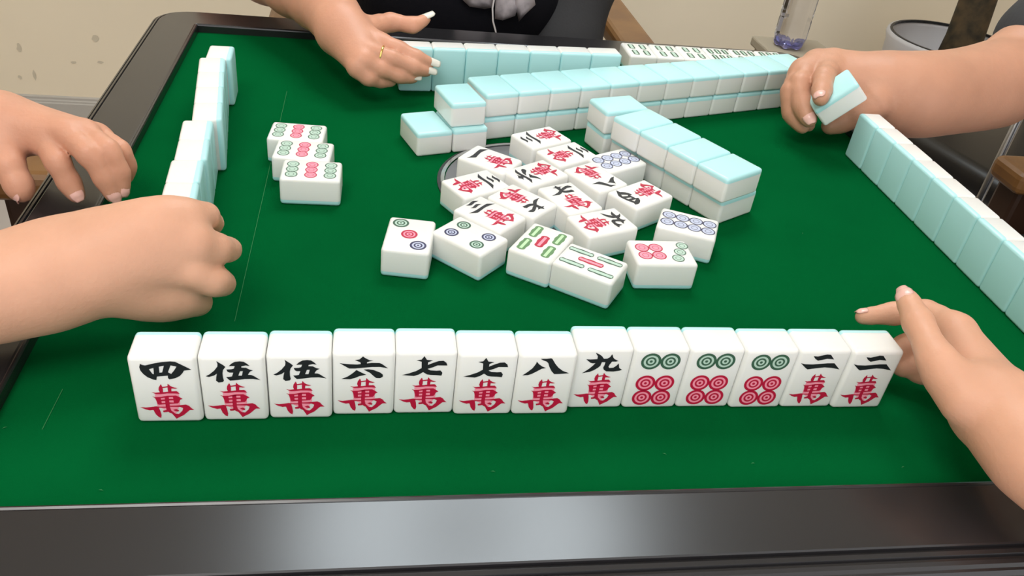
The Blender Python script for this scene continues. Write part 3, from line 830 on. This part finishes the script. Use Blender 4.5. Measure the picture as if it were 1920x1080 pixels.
HANDS = {
 'LB': dict(
  body=[[(-0.6200,-0.3000,0.0300,0.0360), (-0.4700,-0.2620,0.0380,0.0320), (-0.3269,-0.2128,0.0470,0.0253), (-0.3014,-0.2017,0.0500,0.0240), (-0.2798,-0.1915,0.0520,0.0232)],
        [(-0.2764,-0.1947,0.0600,0.0194), (-0.2550,-0.1881,0.0700,0.0132), (-0.2375,-0.1814,0.0730,0.0087)],
        [(-0.2765,-0.1969,0.0560,0.0206), (-0.2322,-0.1941,0.0660,0.0086)],
        [(-0.2780,-0.1930,0.0520,0.0208), (-0.2337,-0.1978,0.0500,0.0088)],
        [(-0.2761,-0.1934,0.0460,0.0186), (-0.2584,-0.1936,0.0340,0.0134), (-0.2412,-0.1928,0.0290,0.0087)]],
  fingers=[[(-0.2375,-0.1814,0.0730,0.0085), (-0.2300,-0.1724,0.0700,0.0066), (-0.2309,-0.1533,0.0540,0.0056), (-0.2382,-0.1351,0.0360,0.0053)],
           [(-0.2322,-0.1941,0.0660,0.0081), (-0.2234,-0.1871,0.0580,0.0077), (-0.2180,-0.1755,0.0500,0.0070)],
           [(-0.2337,-0.1978,0.0500,0.0082), (-0.2244,-0.1966,0.0430,0.0077), (-0.2206,-0.1896,0.0360,0.0070)],
           [(-0.2412,-0.1928,0.0290,0.0084), (-0.2354,-0.1896,0.0230,0.0064), (-0.2378,-0.1857,0.0170,0.0053)],
           [(-0.2653,-0.1779,0.0600,0.0106), (-0.2472,-0.1661,0.0660,0.0075), (-0.2399,-0.1358,0.0500,0.0061)]],
  nails=[]),
 'LT': dict(
  body=[[(-0.6600,0.0600,0.0200,0.0340), (-0.5200,0.0300,0.0320,0.0300), (-0.4110,-0.0045,0.0440,0.0187), (-0.3900,-0.0162,0.0440,0.0170)],
        [(-0.3888,-0.0196,0.0440,0.0162), (-0.3602,-0.0314,0.0430,0.0092)],
        [(-0.3890,-0.0183,0.0450,0.0162), (-0.3452,-0.0345,0.0500,0.0087)],
        [(-0.3902,-0.0149,0.0450,0.0156), (-0.3353,-0.0282,0.0480,0.0085)],
        [(-0.3913,-0.0115,0.0450,0.0149), (-0.3292,-0.0191,0.0420,0.0075)]],
  fingers=[[(-0.3602,-0.0314,0.0430,0.0092), (-0.3475,-0.0513,0.0370,0.0074), (-0.3416,-0.0553,0.0240,0.0067), (-0.3366,-0.0600,0.0165,0.0055)],
           [(-0.3452,-0.0345,0.0500,0.0087), (-0.3268,-0.0514,0.0440,0.0075), (-0.3178,-0.0555,0.0280,0.0067), (-0.3131,-0.0592,0.0170,0.0055)],
           [(-0.3353,-0.0282,0.0480,0.0085), (-0.3157,-0.0467,0.0450,0.0067), (-0.3094,-0.0508,0.0300,0.0060), (-0.3083,-0.0555,0.0185,0.0050)],
           [(-0.3292,-0.0191,0.0420,0.0075), (-0.3114,-0.0360,0.0400,0.0061), (-0.3081,-0.0364,0.0280,0.0054), (-0.3100,-0.0371,0.0190,0.0047)],
           [(-0.3858,-0.0320,0.0420,0.0131), (-0.3791,-0.0494,0.0310,0.0090), (-0.3731,-0.0569,0.0215,0.0083), (-0.3706,-0.0607,0.0180,0.0068)]],
  nails=[(0, 1.0), (1, 1.0), (2, 0.9), (4, 1.0)]),
 'BH': dict(
  body=[[(-0.3600,0.5600,0.0000,0.0360), (-0.2850,0.4200,0.0500,0.0330), (-0.1949,0.2831,0.0550,0.0271), (-0.1692,0.2166,0.0520,0.0215)],
        [(-0.1693,0.2197,0.0520,0.0200), (-0.1328,0.1932,0.0480,0.0091)],
        [(-0.1692,0.2149,0.0510,0.0199), (-0.1411,0.1756,0.0450,0.0089)],
        [(-0.1681,0.2134,0.0490,0.0199), (-0.1482,0.1658,0.0400,0.0088)],
        [(-0.1681,0.2131,0.0460,0.0189), (-0.1539,0.1619,0.0340,0.0079)]],
  fingers=[[(-0.1328,0.1932,0.0480,0.0091), (-0.1149,0.1861,0.0450,0.0073), (-0.0988,0.1814,0.0400,0.0066), (-0.0852,0.1845,0.0345,0.0051)],
           [(-0.1411,0.1756,0.0450,0.0089), (-0.1214,0.1719,0.0410,0.0072), (-0.1012,0.1732,0.0330,0.0065), (-0.0882,0.1789,0.0280,0.0051)],
           [(-0.1482,0.1658,0.0400,0.0088), (-0.1311,0.1656,0.0330,0.0069), (-0.1136,0.1691,0.0260,0.0063), (-0.1008,0.1734,0.0230,0.0051)],
           [(-0.1539,0.1619,0.0340,0.0079), (-0.1431,0.1591,0.0260,0.0064), (-0.1318,0.1682,0.0200,0.0055), (-0.1207,0.1736,0.0180,0.0046)],
           [(-0.1511,0.2170,0.0500,0.0134), (-0.1224,0.2426,0.0520,0.0085), (-0.1009,0.2390,0.0520,0.0072), (-0.0875,0.2477,0.0560,0.0051)]],
  nails=[(0, 1.5), (1, 1.5), (2, 1.2), (4, 1.6)]),
 'RP': dict(
  body=[[(0.7000,0.2600,0.2000,0.0500), (0.5382,0.1913,0.0640,0.0410), (0.5003,0.1703,0.0540,0.0408), (0.4517,0.1579,0.0480,0.0390), (0.3938,0.1413,0.0480,0.0385), (0.3610,0.1488,0.0520,0.0299)],
        [(0.3613,0.1508,0.0540,0.0272), (0.3156,0.1693,0.0640,0.0144)],
        [(0.3589,0.1463,0.0540,0.0271), (0.3003,0.1736,0.0620,0.0139)],
        [(0.3586,0.1443,0.0520,0.0260), (0.2820,0.1607,0.0580,0.0132)],
        [(0.3568,0.1393,0.0500,0.0243), (0.2782,0.1524,0.0500,0.0116)]],
  fingers=[[(0.3125,0.1662,0.0650,0.0138), (0.2870,0.1279,0.0640,0.0102), (0.2754,0.1058,0.0600,0.0085), (0.2680,0.0906,0.0580,0.0069)],
           [(0.2979,0.1705,0.0630,0.0139), (0.2704,0.1383,0.0530,0.0104), (0.2689,0.1193,0.0390,0.0092), (0.2721,0.1055,0.0310,0.0076)],
           [(0.2820,0.1607,0.0580,0.0127), (0.2635,0.1381,0.0450,0.0094), (0.2645,0.1263,0.0280,0.0083), (0.2737,0.1151,0.0190,0.0067)],
           [(0.2782,0.1524,0.0500,0.0116), (0.2689,0.1370,0.0370,0.0084), (0.2757,0.1289,0.0230,0.0073), (0.2848,0.1245,0.0170,0.0063)],
           [(0.3441,0.1232,0.0460,0.0177), (0.3293,0.1228,0.0320,0.0120), (0.3177,0.1239,0.0230,0.0100), (0.3068,0.1236,0.0180,0.0084)]],
  nails=[(0, 0.9), (1, 1.0)]),
 'FR': dict(
  body=[[(0.3000,-0.5600,0.0200,0.0360), (0.2350,-0.4550,0.0380,0.0260), (0.1916,-0.3575,0.0450,0.0180), (0.1882,-0.3348,0.0460,0.0172), (0.1877,-0.3076,0.0470,0.0180)],
        [(0.1893,-0.3046,0.0480,0.0170), (0.2018,-0.2462,0.0500,0.0107)],
        [(0.1903,-0.3045,0.0460,0.0170), (0.2088,-0.2478,0.0380,0.0105)],
        [(0.1895,-0.3057,0.0440,0.0165), (0.2108,-0.2532,0.0280,0.0102)],
        [(0.1909,-0.3056,0.0400,0.0154), (0.2078,-0.2620,0.0210,0.0095)],
        [(0.1855,-0.3088,0.0500,0.0162), (0.1647,-0.2923,0.0560,0.0114)]],
  fingers=[[(0.2018,-0.2462,0.0500,0.0104), (0.1992,-0.2206,0.0440,0.0076), (0.1841,-0.2129,0.0380,0.0063), (0.1657,-0.2113,0.0340,0.0050)],
           [(0.2088,-0.2478,0.0380,0.0102), (0.2007,-0.2296,0.0310,0.0072), (0.1898,-0.2271,0.0230,0.0063), (0.1816,-0.2304,0.0180,0.0053)],
           [(0.2108,-0.2532,0.0280,0.0102), (0.2014,-0.2401,0.0210,0.0069), (0.1928,-0.2361,0.0150,0.0060), (0.1865,-0.2358,0.0130,0.0050)],
           [(0.2078,-0.2620,0.0210,0.0089), (0.2071,-0.2441,0.0150,0.0059), (0.2013,-0.2406,0.0120,0.0053), (0.1951,-0.2395,0.0110,0.0046)],
           [(0.1687,-0.3067,0.0520,0.0134), (0.1623,-0.2839,0.0600,0.0092), (0.1654,-0.2562,0.0640,0.0075), (0.1687,-0.2365,0.0660,0.0062)]],
  nails=[(4, 1.1), (0, 0.9)]),
}
def hand_parts(key, skin, person, name, nailmat='nail', ups=None, ext=0.0):
    sp = HANDS[key]
    o = build_hand(sp, name, skin, person)
    for i, sc in sp['nails']:
        u = (ups or {}).get(i, (-.35, -.75, .6))
        nail(o, sp['fingers'][i], o, sc, nailmat, u, ext)
    return o

person_l = empty('person', (-.75, -.12, FLOOR), label='person reaching in beside the nine dot set with two bare forearms', cat='person')
person_l_mi = person_l
def at_person(p, o):
    o.matrix_parent_inverse = Matrix.Translation(-Vector(p.location))
    return o
at_person(person_l, hand_parts('LB', 'skin', person_l, 'right_arm'))
at_person(person_l, hand_parts('LT', 'skin2', person_l, 'left_arm', ups={0: (.1, -.5, .8), 1: (.1, -.5, .8), 2: (.3, -.4, .8), 4: (-.9, -.1, .35)}))
person_b = empty('person', (.0, .62, FLOOR), label='person in black across the table with a ringed hand on the far row', cat='person')
bh = at_person(person_b, hand_parts('BH', 'skin2', person_b, 'right_arm', 'nailw', ups={0: (.1, -.6, .7), 1: (.1, -.6, .7), 2: (.1, -.6, .7), 4: (.0, -.3, .9)}, ext=1))
person_r = empty('person', (.80, .10, FLOOR), label='person in a dark grey shirt lifting a tile with one bare arm', cat='person')
at_person(person_r, hand_parts('RP', 'skin3', person_r, 'right_arm', ups={0: (-.6, -.6, .3), 1: (-.2, -.9, .2)}))
person_f = empty('person', (.30, -.56, FLOOR), label='person steadying the end of the face-out row with one hand', cat='person')
at_person(person_f, hand_parts('FR', 'skin', person_f, 'right_arm', ups={4: (-.7, -.2, .6), 0: (-.1, .5, .8)}))

# held tile
t = tile(None, .2920, .1058, .0541, 0, 'up', 'mahjong tile lifted off the felt in the fingers of a hand', None)
t.rotation_euler = (-.8234, -3.0470, -1.6829)
for ch in t.children:
    ch.location = (0, 0, 0)

# ------------------------------------------------------------------ clothes and bodies of the seated people
def garment(name, cones, ells, m, person, vox=.007, k=.03):
    pts = [q for c in cones for q in c] + [(*c, max(r)) for c, r in ells]
    lo = [min(q[i] - q[3] for q in pts) - .02 for i in range(3)]
    hi = [max(q[i] + q[3] for q in pts) + .02 for i in range(3)]
    fd = Field(lo, hi, vox)
    D = fd.full()
    for c, r in ells:
        fd.ell(D, c, r, k, pad=.06)
    for a, b in cones:
        fd.cone(D, a, b, k, pad=.06)
    P, Q = fd.mesh(D, 3)
    return at_person(person, field_mesh(name, P, Q, m, person))

def head(person, c, f, skin, long_hair):
    """c centre of the skull, f unit facing direction in the plane"""
    f = Vector((f[0], f[1], 0)); s = Vector((-f.y, f.x, 0)); up = Vector((0, 0, 1)); c = Vector(c)
    def q(a, b, h, r=None):
        p = c + f * a + s * b + up * h
        return (p.x, p.y, p.z, r) if r else (p.x, p.y, p.z)
    lo = [c[i] - (.13 if i < 2 else .25) for i in range(3)]; hi = [c[i] + (.13 if i < 2 else .14) for i in range(3)]
    fd = Field(lo, hi, .0035); D = fd.full()
    fd.ell(D, q(-.012, 0, .022), (.078, .078, .092), .02)
    fd.cone(D, q(.022, 0, -.03, .058), q(.040, 0, -.075, .034), .03)
    fd.cone(D, q(-.02, 0, -.05, .052), q(-.035, 0, -.20, .056), .02)
    fd.cone(D, q(.078, 0, .005, .007), q(.094, 0, -.028, .012), .008)          # nose
    fd.cone(D, q(.082, -.013, -.058, .006), q(.082, .013, -.058, .006), .006)  # lips
    fd.cone(D, q(.080, -.012, -.066, .006), q(.080, .012, -.066, .006), .005)
    for sg in (-1, 1):
        fd.cone(D, q(.068, sg * .045, .022, .010), q(.076, sg * .018, .024, .009), .012)   # brow
        fd.cone(D, q(-.005, sg * .080, .015, .012), q(-.008, sg * .080, -.022, .009), .008)  # ear
    P, Q = fd.mesh(D, 2)
    h = at_person(person, field_mesh('head', P, Q, skin, person))
    for sg in (-1, 1):
        e = bmesh.new(); bmesh.ops.create_uvsphere(e, u_segments=12, v_segments=8, radius=.011)
        eo = from_bm('eye', e, 'eye', h, q(.0605, sg * .032, .004), True)
        e = bmesh.new(); bmesh.ops.create_uvsphere(e, u_segments=10, v_segments=6, radius=.0050)
        from_bm('iris', e, 'hair', h, q(.0672, sg * .032, .004), True)
    fd = Field([v - .03 for v in lo], [v + .03 for v in hi], .005); D = fd.full()
    fd.ell(D, q(-.030, 0, .036), (.086, .086, .094), .02)
    fd.ell(D, q(.02, 0, .080), (.066, .066, .040), .02)
    if long_hair:
        for sg in (-1, 1):
            fd.cone(D, q(-.02, sg * .070, .02, .03), q(-.05, sg * .07, -.16, .03), .03)
        fd.cone(D, q(-.07, 0, .0, .05), q(-.085, 0, -.17, .045), .04)
    P, Q = fd.mesh(D, 2)
    at_person(person, field_mesh('hair', P, Q, 'hair', person))

def legs(person, hip, f, m, thigh=.29):
    f = Vector((f[0], f[1], 0)); s = Vector((-f.y, f.x, 0)); hip = Vector(hip)
    co = []
    for sg in (-1, 1):
        a = hip + s * .09 * sg; b = a + f * thigh + Vector((0, 0, -.01)); c = b + f * .0 + Vector((0, 0, -.40))
        co += [((*a, .085), (*b, .062)), ((*b, .060), (*c, .045))]
        g = c + Vector((0, 0, -.05))
        g.z = FLOOR + .035
        bm = box_bm(.26, .085, .06, .024, 3)
        sh = at_person(person, from_bm('shoe', bm, 'vinyl', person, smooth=True))
        sh.matrix_local = Matrix.Identity(4)
        sh.location = g + f * .05
        sh.rotation_euler = (0, 0, math.atan2(f.y, f.x))
    garment('trousers', co, [(tuple(hip), (.15, .15, .10))], m, person, .010)

# person across the table
garment('black_top', [((-.02, .60, -.20, .13), (-.02, .60, .02, .115)), ((-.02, .60, .02, .115), (-.02, .61, .20, .125)),
                      ((-.12, .61, .26, .07), (.09, .61, .26, .07)),
                      ((-.15, .60, .27, .060), (-.24, .60, .14, .055))], [((-.02, .585, .0), (.150, .125, .10))], 'black', person_b)
garment('grey_sleeve', [((.125, .61, .26, .066), (.150, .585, .06, .056)), ((.150, .585, .06, .056), (.118, .535, -.06, .050)), ((.118, .535, -.06, .050), (.03, .45, -.21, .040))], [], 'greycloth', person_b)
garment('right_upper_arm', [((-.22, .60, .17, .045), (-.345, .565, .03, .038))], [], 'skin2', person_b, .005)
head(person_b, (-.02, .58, .45), (0, -1), 'skin2', True)
legs(person_b, (-.02, .60, -.22), (0, -1), 'black')

# grey ribbon bow with its hanging cord on the black top
def strip(name, pts, widths, up, m, person, thick=.0012):
    V, F = [], []
    for (p, w) in zip(pts, widths):
        p = Vector(p); u = Vector(up).normalized()
        V += [tuple(p - u * w / 2), tuple(p + u * w / 2)]
    for i in range(len(pts) - 1):
        F.append((2 * i, 2 * i + 2, 2 * i + 3, 2 * i + 1))
    o = at_person(person, pyd(name, V, F, m, person, smooth=True))
    md = o.modifiers.new('t', 'SOLIDIFY'); md.thickness = thick; md.offset = 0
    sd = o.modifiers.new('s', 'SUBSURF'); sd.levels = 2; sd.render_levels = 2
    return o
def fan(name, pts, m, person, wav=.002):
    """closed outline on the shirt front, slightly rippled"""
    n = len(pts); cx = sum(p[0] for p in pts) / n; cz = sum(p[2] for p in pts) / n; cy = sum(p[1] for p in pts) / n
    V = [(cx, cy - .004, cz)]
    for r_ in (.5, 1.0):
        for i, p in enumerate(pts):
            V.append((cx + (p[0] - cx) * r_, cy + (p[1] - cy) * r_ - (.004 if r_ < 1 else 0) + wav * (-1) ** i, cz + (p[2] - cz) * r_))
    F = []
    for i in range(n):
        j = (i + 1) % n
        F.append((0, 1 + i, 1 + j)); F.append((1 + i, 1 + n + i, 1 + n + j, 1 + j))
    o = at_person(person, pyd(name, V, F, m, person, smooth=True))
    md = o.modifiers.new('t', 'SOLIDIFY'); md.thickness = .0012
    return o
BY = .452
def bz(u, v):      # picture of the bow taken from the photo, in metres on the shirt front plane
    return (BOW[0] + u * BOW[2], BY, BOW[1] + v * BOW[3])
BOW = (.0118, .0230, .00067, .00071)
fan('ribbon_loop', [bz(-72, 34), bz(-76, 14), bz(-70, -2), bz(-50, -16), bz(-20, -20), bz(-6, -14), bz(-8, 18), bz(-26, 36)], 'ribbon', person_b)
fan('ribbon_tail', [bz(-4, 20), bz(-2, -20), bz(0, -36), bz(14, -36), bz(38, -28), bz(40, -12), bz(30, 20)], 'ribbon', person_b)
fan('ribbon_tail', [bz(28, 22), bz(34, -6), bz(46, -38), bz(56, -22), bz(74, -6), bz(66, 14), bz(50, 26)], 'ribbon', person_b)
V, F = tube([bz(2, 30), bz(-6, 8), bz(-8, -14), bz(-5, -36), bz(2, -54), bz(4, -60)], [.0011] * 6, 8)
V = [(x, y - .006, z) for x, y, z in V]
at_person(person_b, pyd('hanging_cord', V, F, 'string', person_b, smooth=True))

# gold ring on the middle finger
ch = HANDS['BH']['fingers'][1]
a, b = Vector(ch[0][:3]), Vector(ch[1][:3])
pc = a.lerp(b, .50); d = (b - a).normalized()
rr = ch[0][3] * .5 + ch[1][3] * .5 + .0006
V, F = [], []
u_ = d.orthogonal().normalized(); w_ = d.cross(u_)
N1, N2 = 28, 6
for i in range(N1):
    A = 2 * math.pi * i / N1
    rad = u_ * math.cos(A) + w_ * math.sin(A)
    for j in range(N2):
        B_ = 2 * math.pi * j / N2
        V.append(tuple(pc + rad * (rr + .0007 * math.cos(B_)) + d * (.0012 * math.sin(B_))))
for i in range(N1):
    for j in range(N2):
        F.append((i * N2 + j, ((i + 1) % N1) * N2 + j, ((i + 1) % N1) * N2 + (j + 1) % N2, i * N2 + (j + 1) % N2))
ring = pyd('finger_ring', V, F, 'gold', bh, smooth=True)
ring['label'] = 'thin gold ring'

# person at the right rail
garment('black_shirt', [((.80, .10, -.20, .13), (.78, .10, .18, .12)), ((.74, .22, .22, .07), (.76, -.05, .24, .075)),
                        ((.72, .255, .215, .064), (.574, .209, .091, .0535)), ((.75, -.07, .22, .062), (.74, -.11, -.02, .052)), ((.74, -.11, -.02, .05), (.70, .02, -.20, .042))], [((.80, .10, .0), (.13, .16, .14))], 'greycloth', person_r)
head(person_r, (.72, .10, .43), (-1, 0), 'skin3', False)
legs(person_r, (.82, .10, -.22), (-1, 0), 'greycloth', .32)

# person at the left rail
garment('dark_shirt', [((-.88, -.13, -.20, .12), (-.86, -.13, .16, .115)), ((-.84, -.26, .22, .065), (-.84, .0, .22, .065)),
                       ((-.83, -.28, .21, .058), (-.70, -.315, .075, .050)), ((-.83, .02, .21, .058), (-.73, .062, .075, .048))], [((-.87, -.13, .0), (.12, .15, .13))], 'black', person_l)
garment('right_upper_arm', [((-.73, -.31, .10, .042), (-.618, -.300, .034, .037))], [], 'skin', person_l, .005)
garment('left_upper_arm', [((-.76, .055, .10, .040), (-.658, .060, .024, .035))], [], 'skin2', person_l, .005)
head(person_l, (-.80, -.13, .43), (1, 0), 'skin2', True)
legs(person_l, (-.88, -.08, -.22), (1, 0), 'brown', .40)

# ------------------------------------------------------------------ furniture and things behind the table
def armchair(loc, rz, label):
    """faces local -y, origin on the floor under the seat"""
    c = empty('armchair', loc, rz, label, 'chair', None)
    def part(n, bm, m, smooth=False):
        return from_bm(n, bm, m, c, smooth=smooth)
    part('seat', box_bm(.46, .46, .05, .015, 3, c=(0, .02, .385)), 'vinyl')
    part('seat_frame', box_bm(.50, .48, .05, .006, 2, c=(0, .02, .335)), 'dkwood')
    part('backrest', box_bm(.44, .035, .36, .012, 3, c=(0, .285, .72), rot=Matrix.Rotation(R(-8), 3, 'X')), 'vinyl')
    for sg in (-1, 1):
        part('armrest', box_bm(.062, .50, .030, .010, 3, c=(sg * .255, .02, .665)), 'wood')
        part('arm_post', box_bm(.042, .042, .66, .006, 2, c=(sg * .255, -.195, .330)), 'dkwood')
        part('leg', box_bm(.042, .042, .95, .006, 2, c=(sg * .245, .262, .475)), 'dkwood')
    return c
armchair((.0, .80, FLOOR), 0, 'brown wooden armchair holding the person in black')
armchair((.865, -.01, FLOOR), R(-90), 'brown wooden armchair under the person who lifts a tile')
armchair((-.648, -.10, FLOOR), R(90), 'brown wooden armchair under the person with two forearms on the table')

# black vinyl chair beyond the right rail
bc = empty('side_chair', (1.13, .72, FLOOR), R(-75), 'black vinyl chair standing empty beside the metal pole', 'chair')
from_bm('seat', box_bm(.46, .44, .06, .025, 4, c=(0, 0, .46)), 'vinyl', bc, smooth=True)
from_bm('backrest', box_bm(.42, .05, .34, .022, 4, c=(0, .25, .78), rot=Matrix.Rotation(R(-10), 3, 'X')), 'vinyl', bc, smooth=True)
for sx in (-1, 1):
    for sy in (-1, 1):
        V, F = tube([(sx * .20, sy * .19, .44), (sx * .215, sy * .21, 0)], .011, 10)
        pyd('leg', V, F, 'metal', bc, smooth=True)
    V, F = tube([(sx * .19, .21, .45), (sx * .19, .27, .92)], .011, 10)
    pyd('back_post', V, F, 'metal', bc, smooth=True)

# metal pole
pole = empty('metal_stand', (.830, .480, FLOOR), 0, 'thin grey metal pole on a round foot beside the black chair', 'stand')
V, F = tube([(0, 0, .02), (.0, .0, .80)], .006, 12)
pyd('pole', V, F, 'metal', pole, smooth=True)
V, F = lathe([(.06, 0), (.06, .012), (.02, .022), (.006, .03)], 28)
pyd('foot', V, F, 'railside', pole)

# side table with the water bottle
st = empty('side_table', (.725, 1.015, FLOOR), 0, 'small beige side table under the water bottle', 'table')
from_bm('table_top', box_bm(.15, .12, .02, .004, 2, c=(0, 0, .55)), 'tan', st)
for sx in (-1, 1):
    for sy in (-1, 1):
        from_bm('leg', box_bm(.022, .022, .54, .004, 2, c=(sx * .055, sy * .04, .27)), 'tan', st)
bt = empty('water_bottle', (.705, 1.015, FLOOR + .5602), 0, 'clear plastic water bottle with a bluish base on the beige side table', 'bottle')
prof = [(.024, .004), (.030, .010), (.0325, .022), (.0325, .055), (.0318, .060), (.0325, .066), (.0325, .11), (.0318, .115), (.0325, .12), (.0325, .165), (.026, .190), (.014, .205), (.013, .225)]
V, F = lathe(prof, 14, True)
pyd('bottle_body', V, F, 'water', bt)
for k in range(5):
    A = 2 * math.pi * k / 5 + .3
    bm = bmesh.new(); bmesh.ops.create_uvsphere(bm, u_segments=12, v_segments=8, radius=1)
    bmesh.ops.scale(bm, vec=(.0115, .0115, .010), verts=bm.verts)
    from_bm('base_foot', bm, 'bottleblue', bt, (.0195 * math.cos(A), .0195 * math.sin(A), .0102), True)
V, F = lathe([(.0155, .214), (.0155, .234), (.013, .236)], 24)
pyd('cap', V, F, 'bottleblue', bt)

# plant pot with a thick trunk
pp = empty('plant_pot', (1.365, 1.40, FLOOR), 0, 'large pale grey pot against the wall holding a thick trunk', 'pot')
prof = [(.115, 0), (.135, .02), (.155, .25), (.166, .455), (.172, .475), (.170, .484), (.162, .484), (.158, .470), (.150, .40)]
V, F = lathe(prof, 48, True)
pyd('pot_body', V, F, 'pot', pp, smooth=True)
V, F = torus_ring(.158, .164, .486, .480, 48)
pyd('rim_line', V, F, 'railside', pp)
V, F = lathe([(.153, .405), (.10, .415), (.0005, .42)], 36, False)
pyd('soil', V, F, 'soil', pp, smooth=True)
pl = empty('potted_tree', (1.385, 1.40, FLOOR + .412), 0, 'thick brown mottled trunk growing in the pale grey pot', 'plant')
random.seed(5)
pts = [(0, 0, -.01), (.004, 0, .08), (-.002, .003, .2), (.004, 0, .34), (0, .004, .5), (.003, 0, .75), (0, 0, 1.0)]
V, F = tube(pts, [.050, .047, .044, .046, .043, .042, .038], 20)
pyd('trunk', V, F, 'bark', pl, smooth=True)
lm = mat('leaf_green', (0.04, 0.16, 0.03), 0.45); M['leafm'] = lm
for k in range(14):
    A = k * 2.4
    L_ = .24 + .05 * random.random()
    P_ = [Vector((math.cos(A) * L_ * t, math.sin(A) * L_ * t, .98 + .22 * t - .38 * t * t)) for t in (0, .3, .6, .85, 1)]
    wd = [.012, .030, .032, .018, .002]
    sd = Vector((-math.sin(A), math.cos(A), 0))
    V = []
    for p_, w in zip(P_, wd):
        V += [tuple(p_ - sd * w), tuple(p_ + sd * w)]
    pyd('leaf', V, [(2 * i, 2 * i + 1, 2 * i + 3, 2 * i + 2) for i in range(4)], 'leafm', pl, smooth=True)
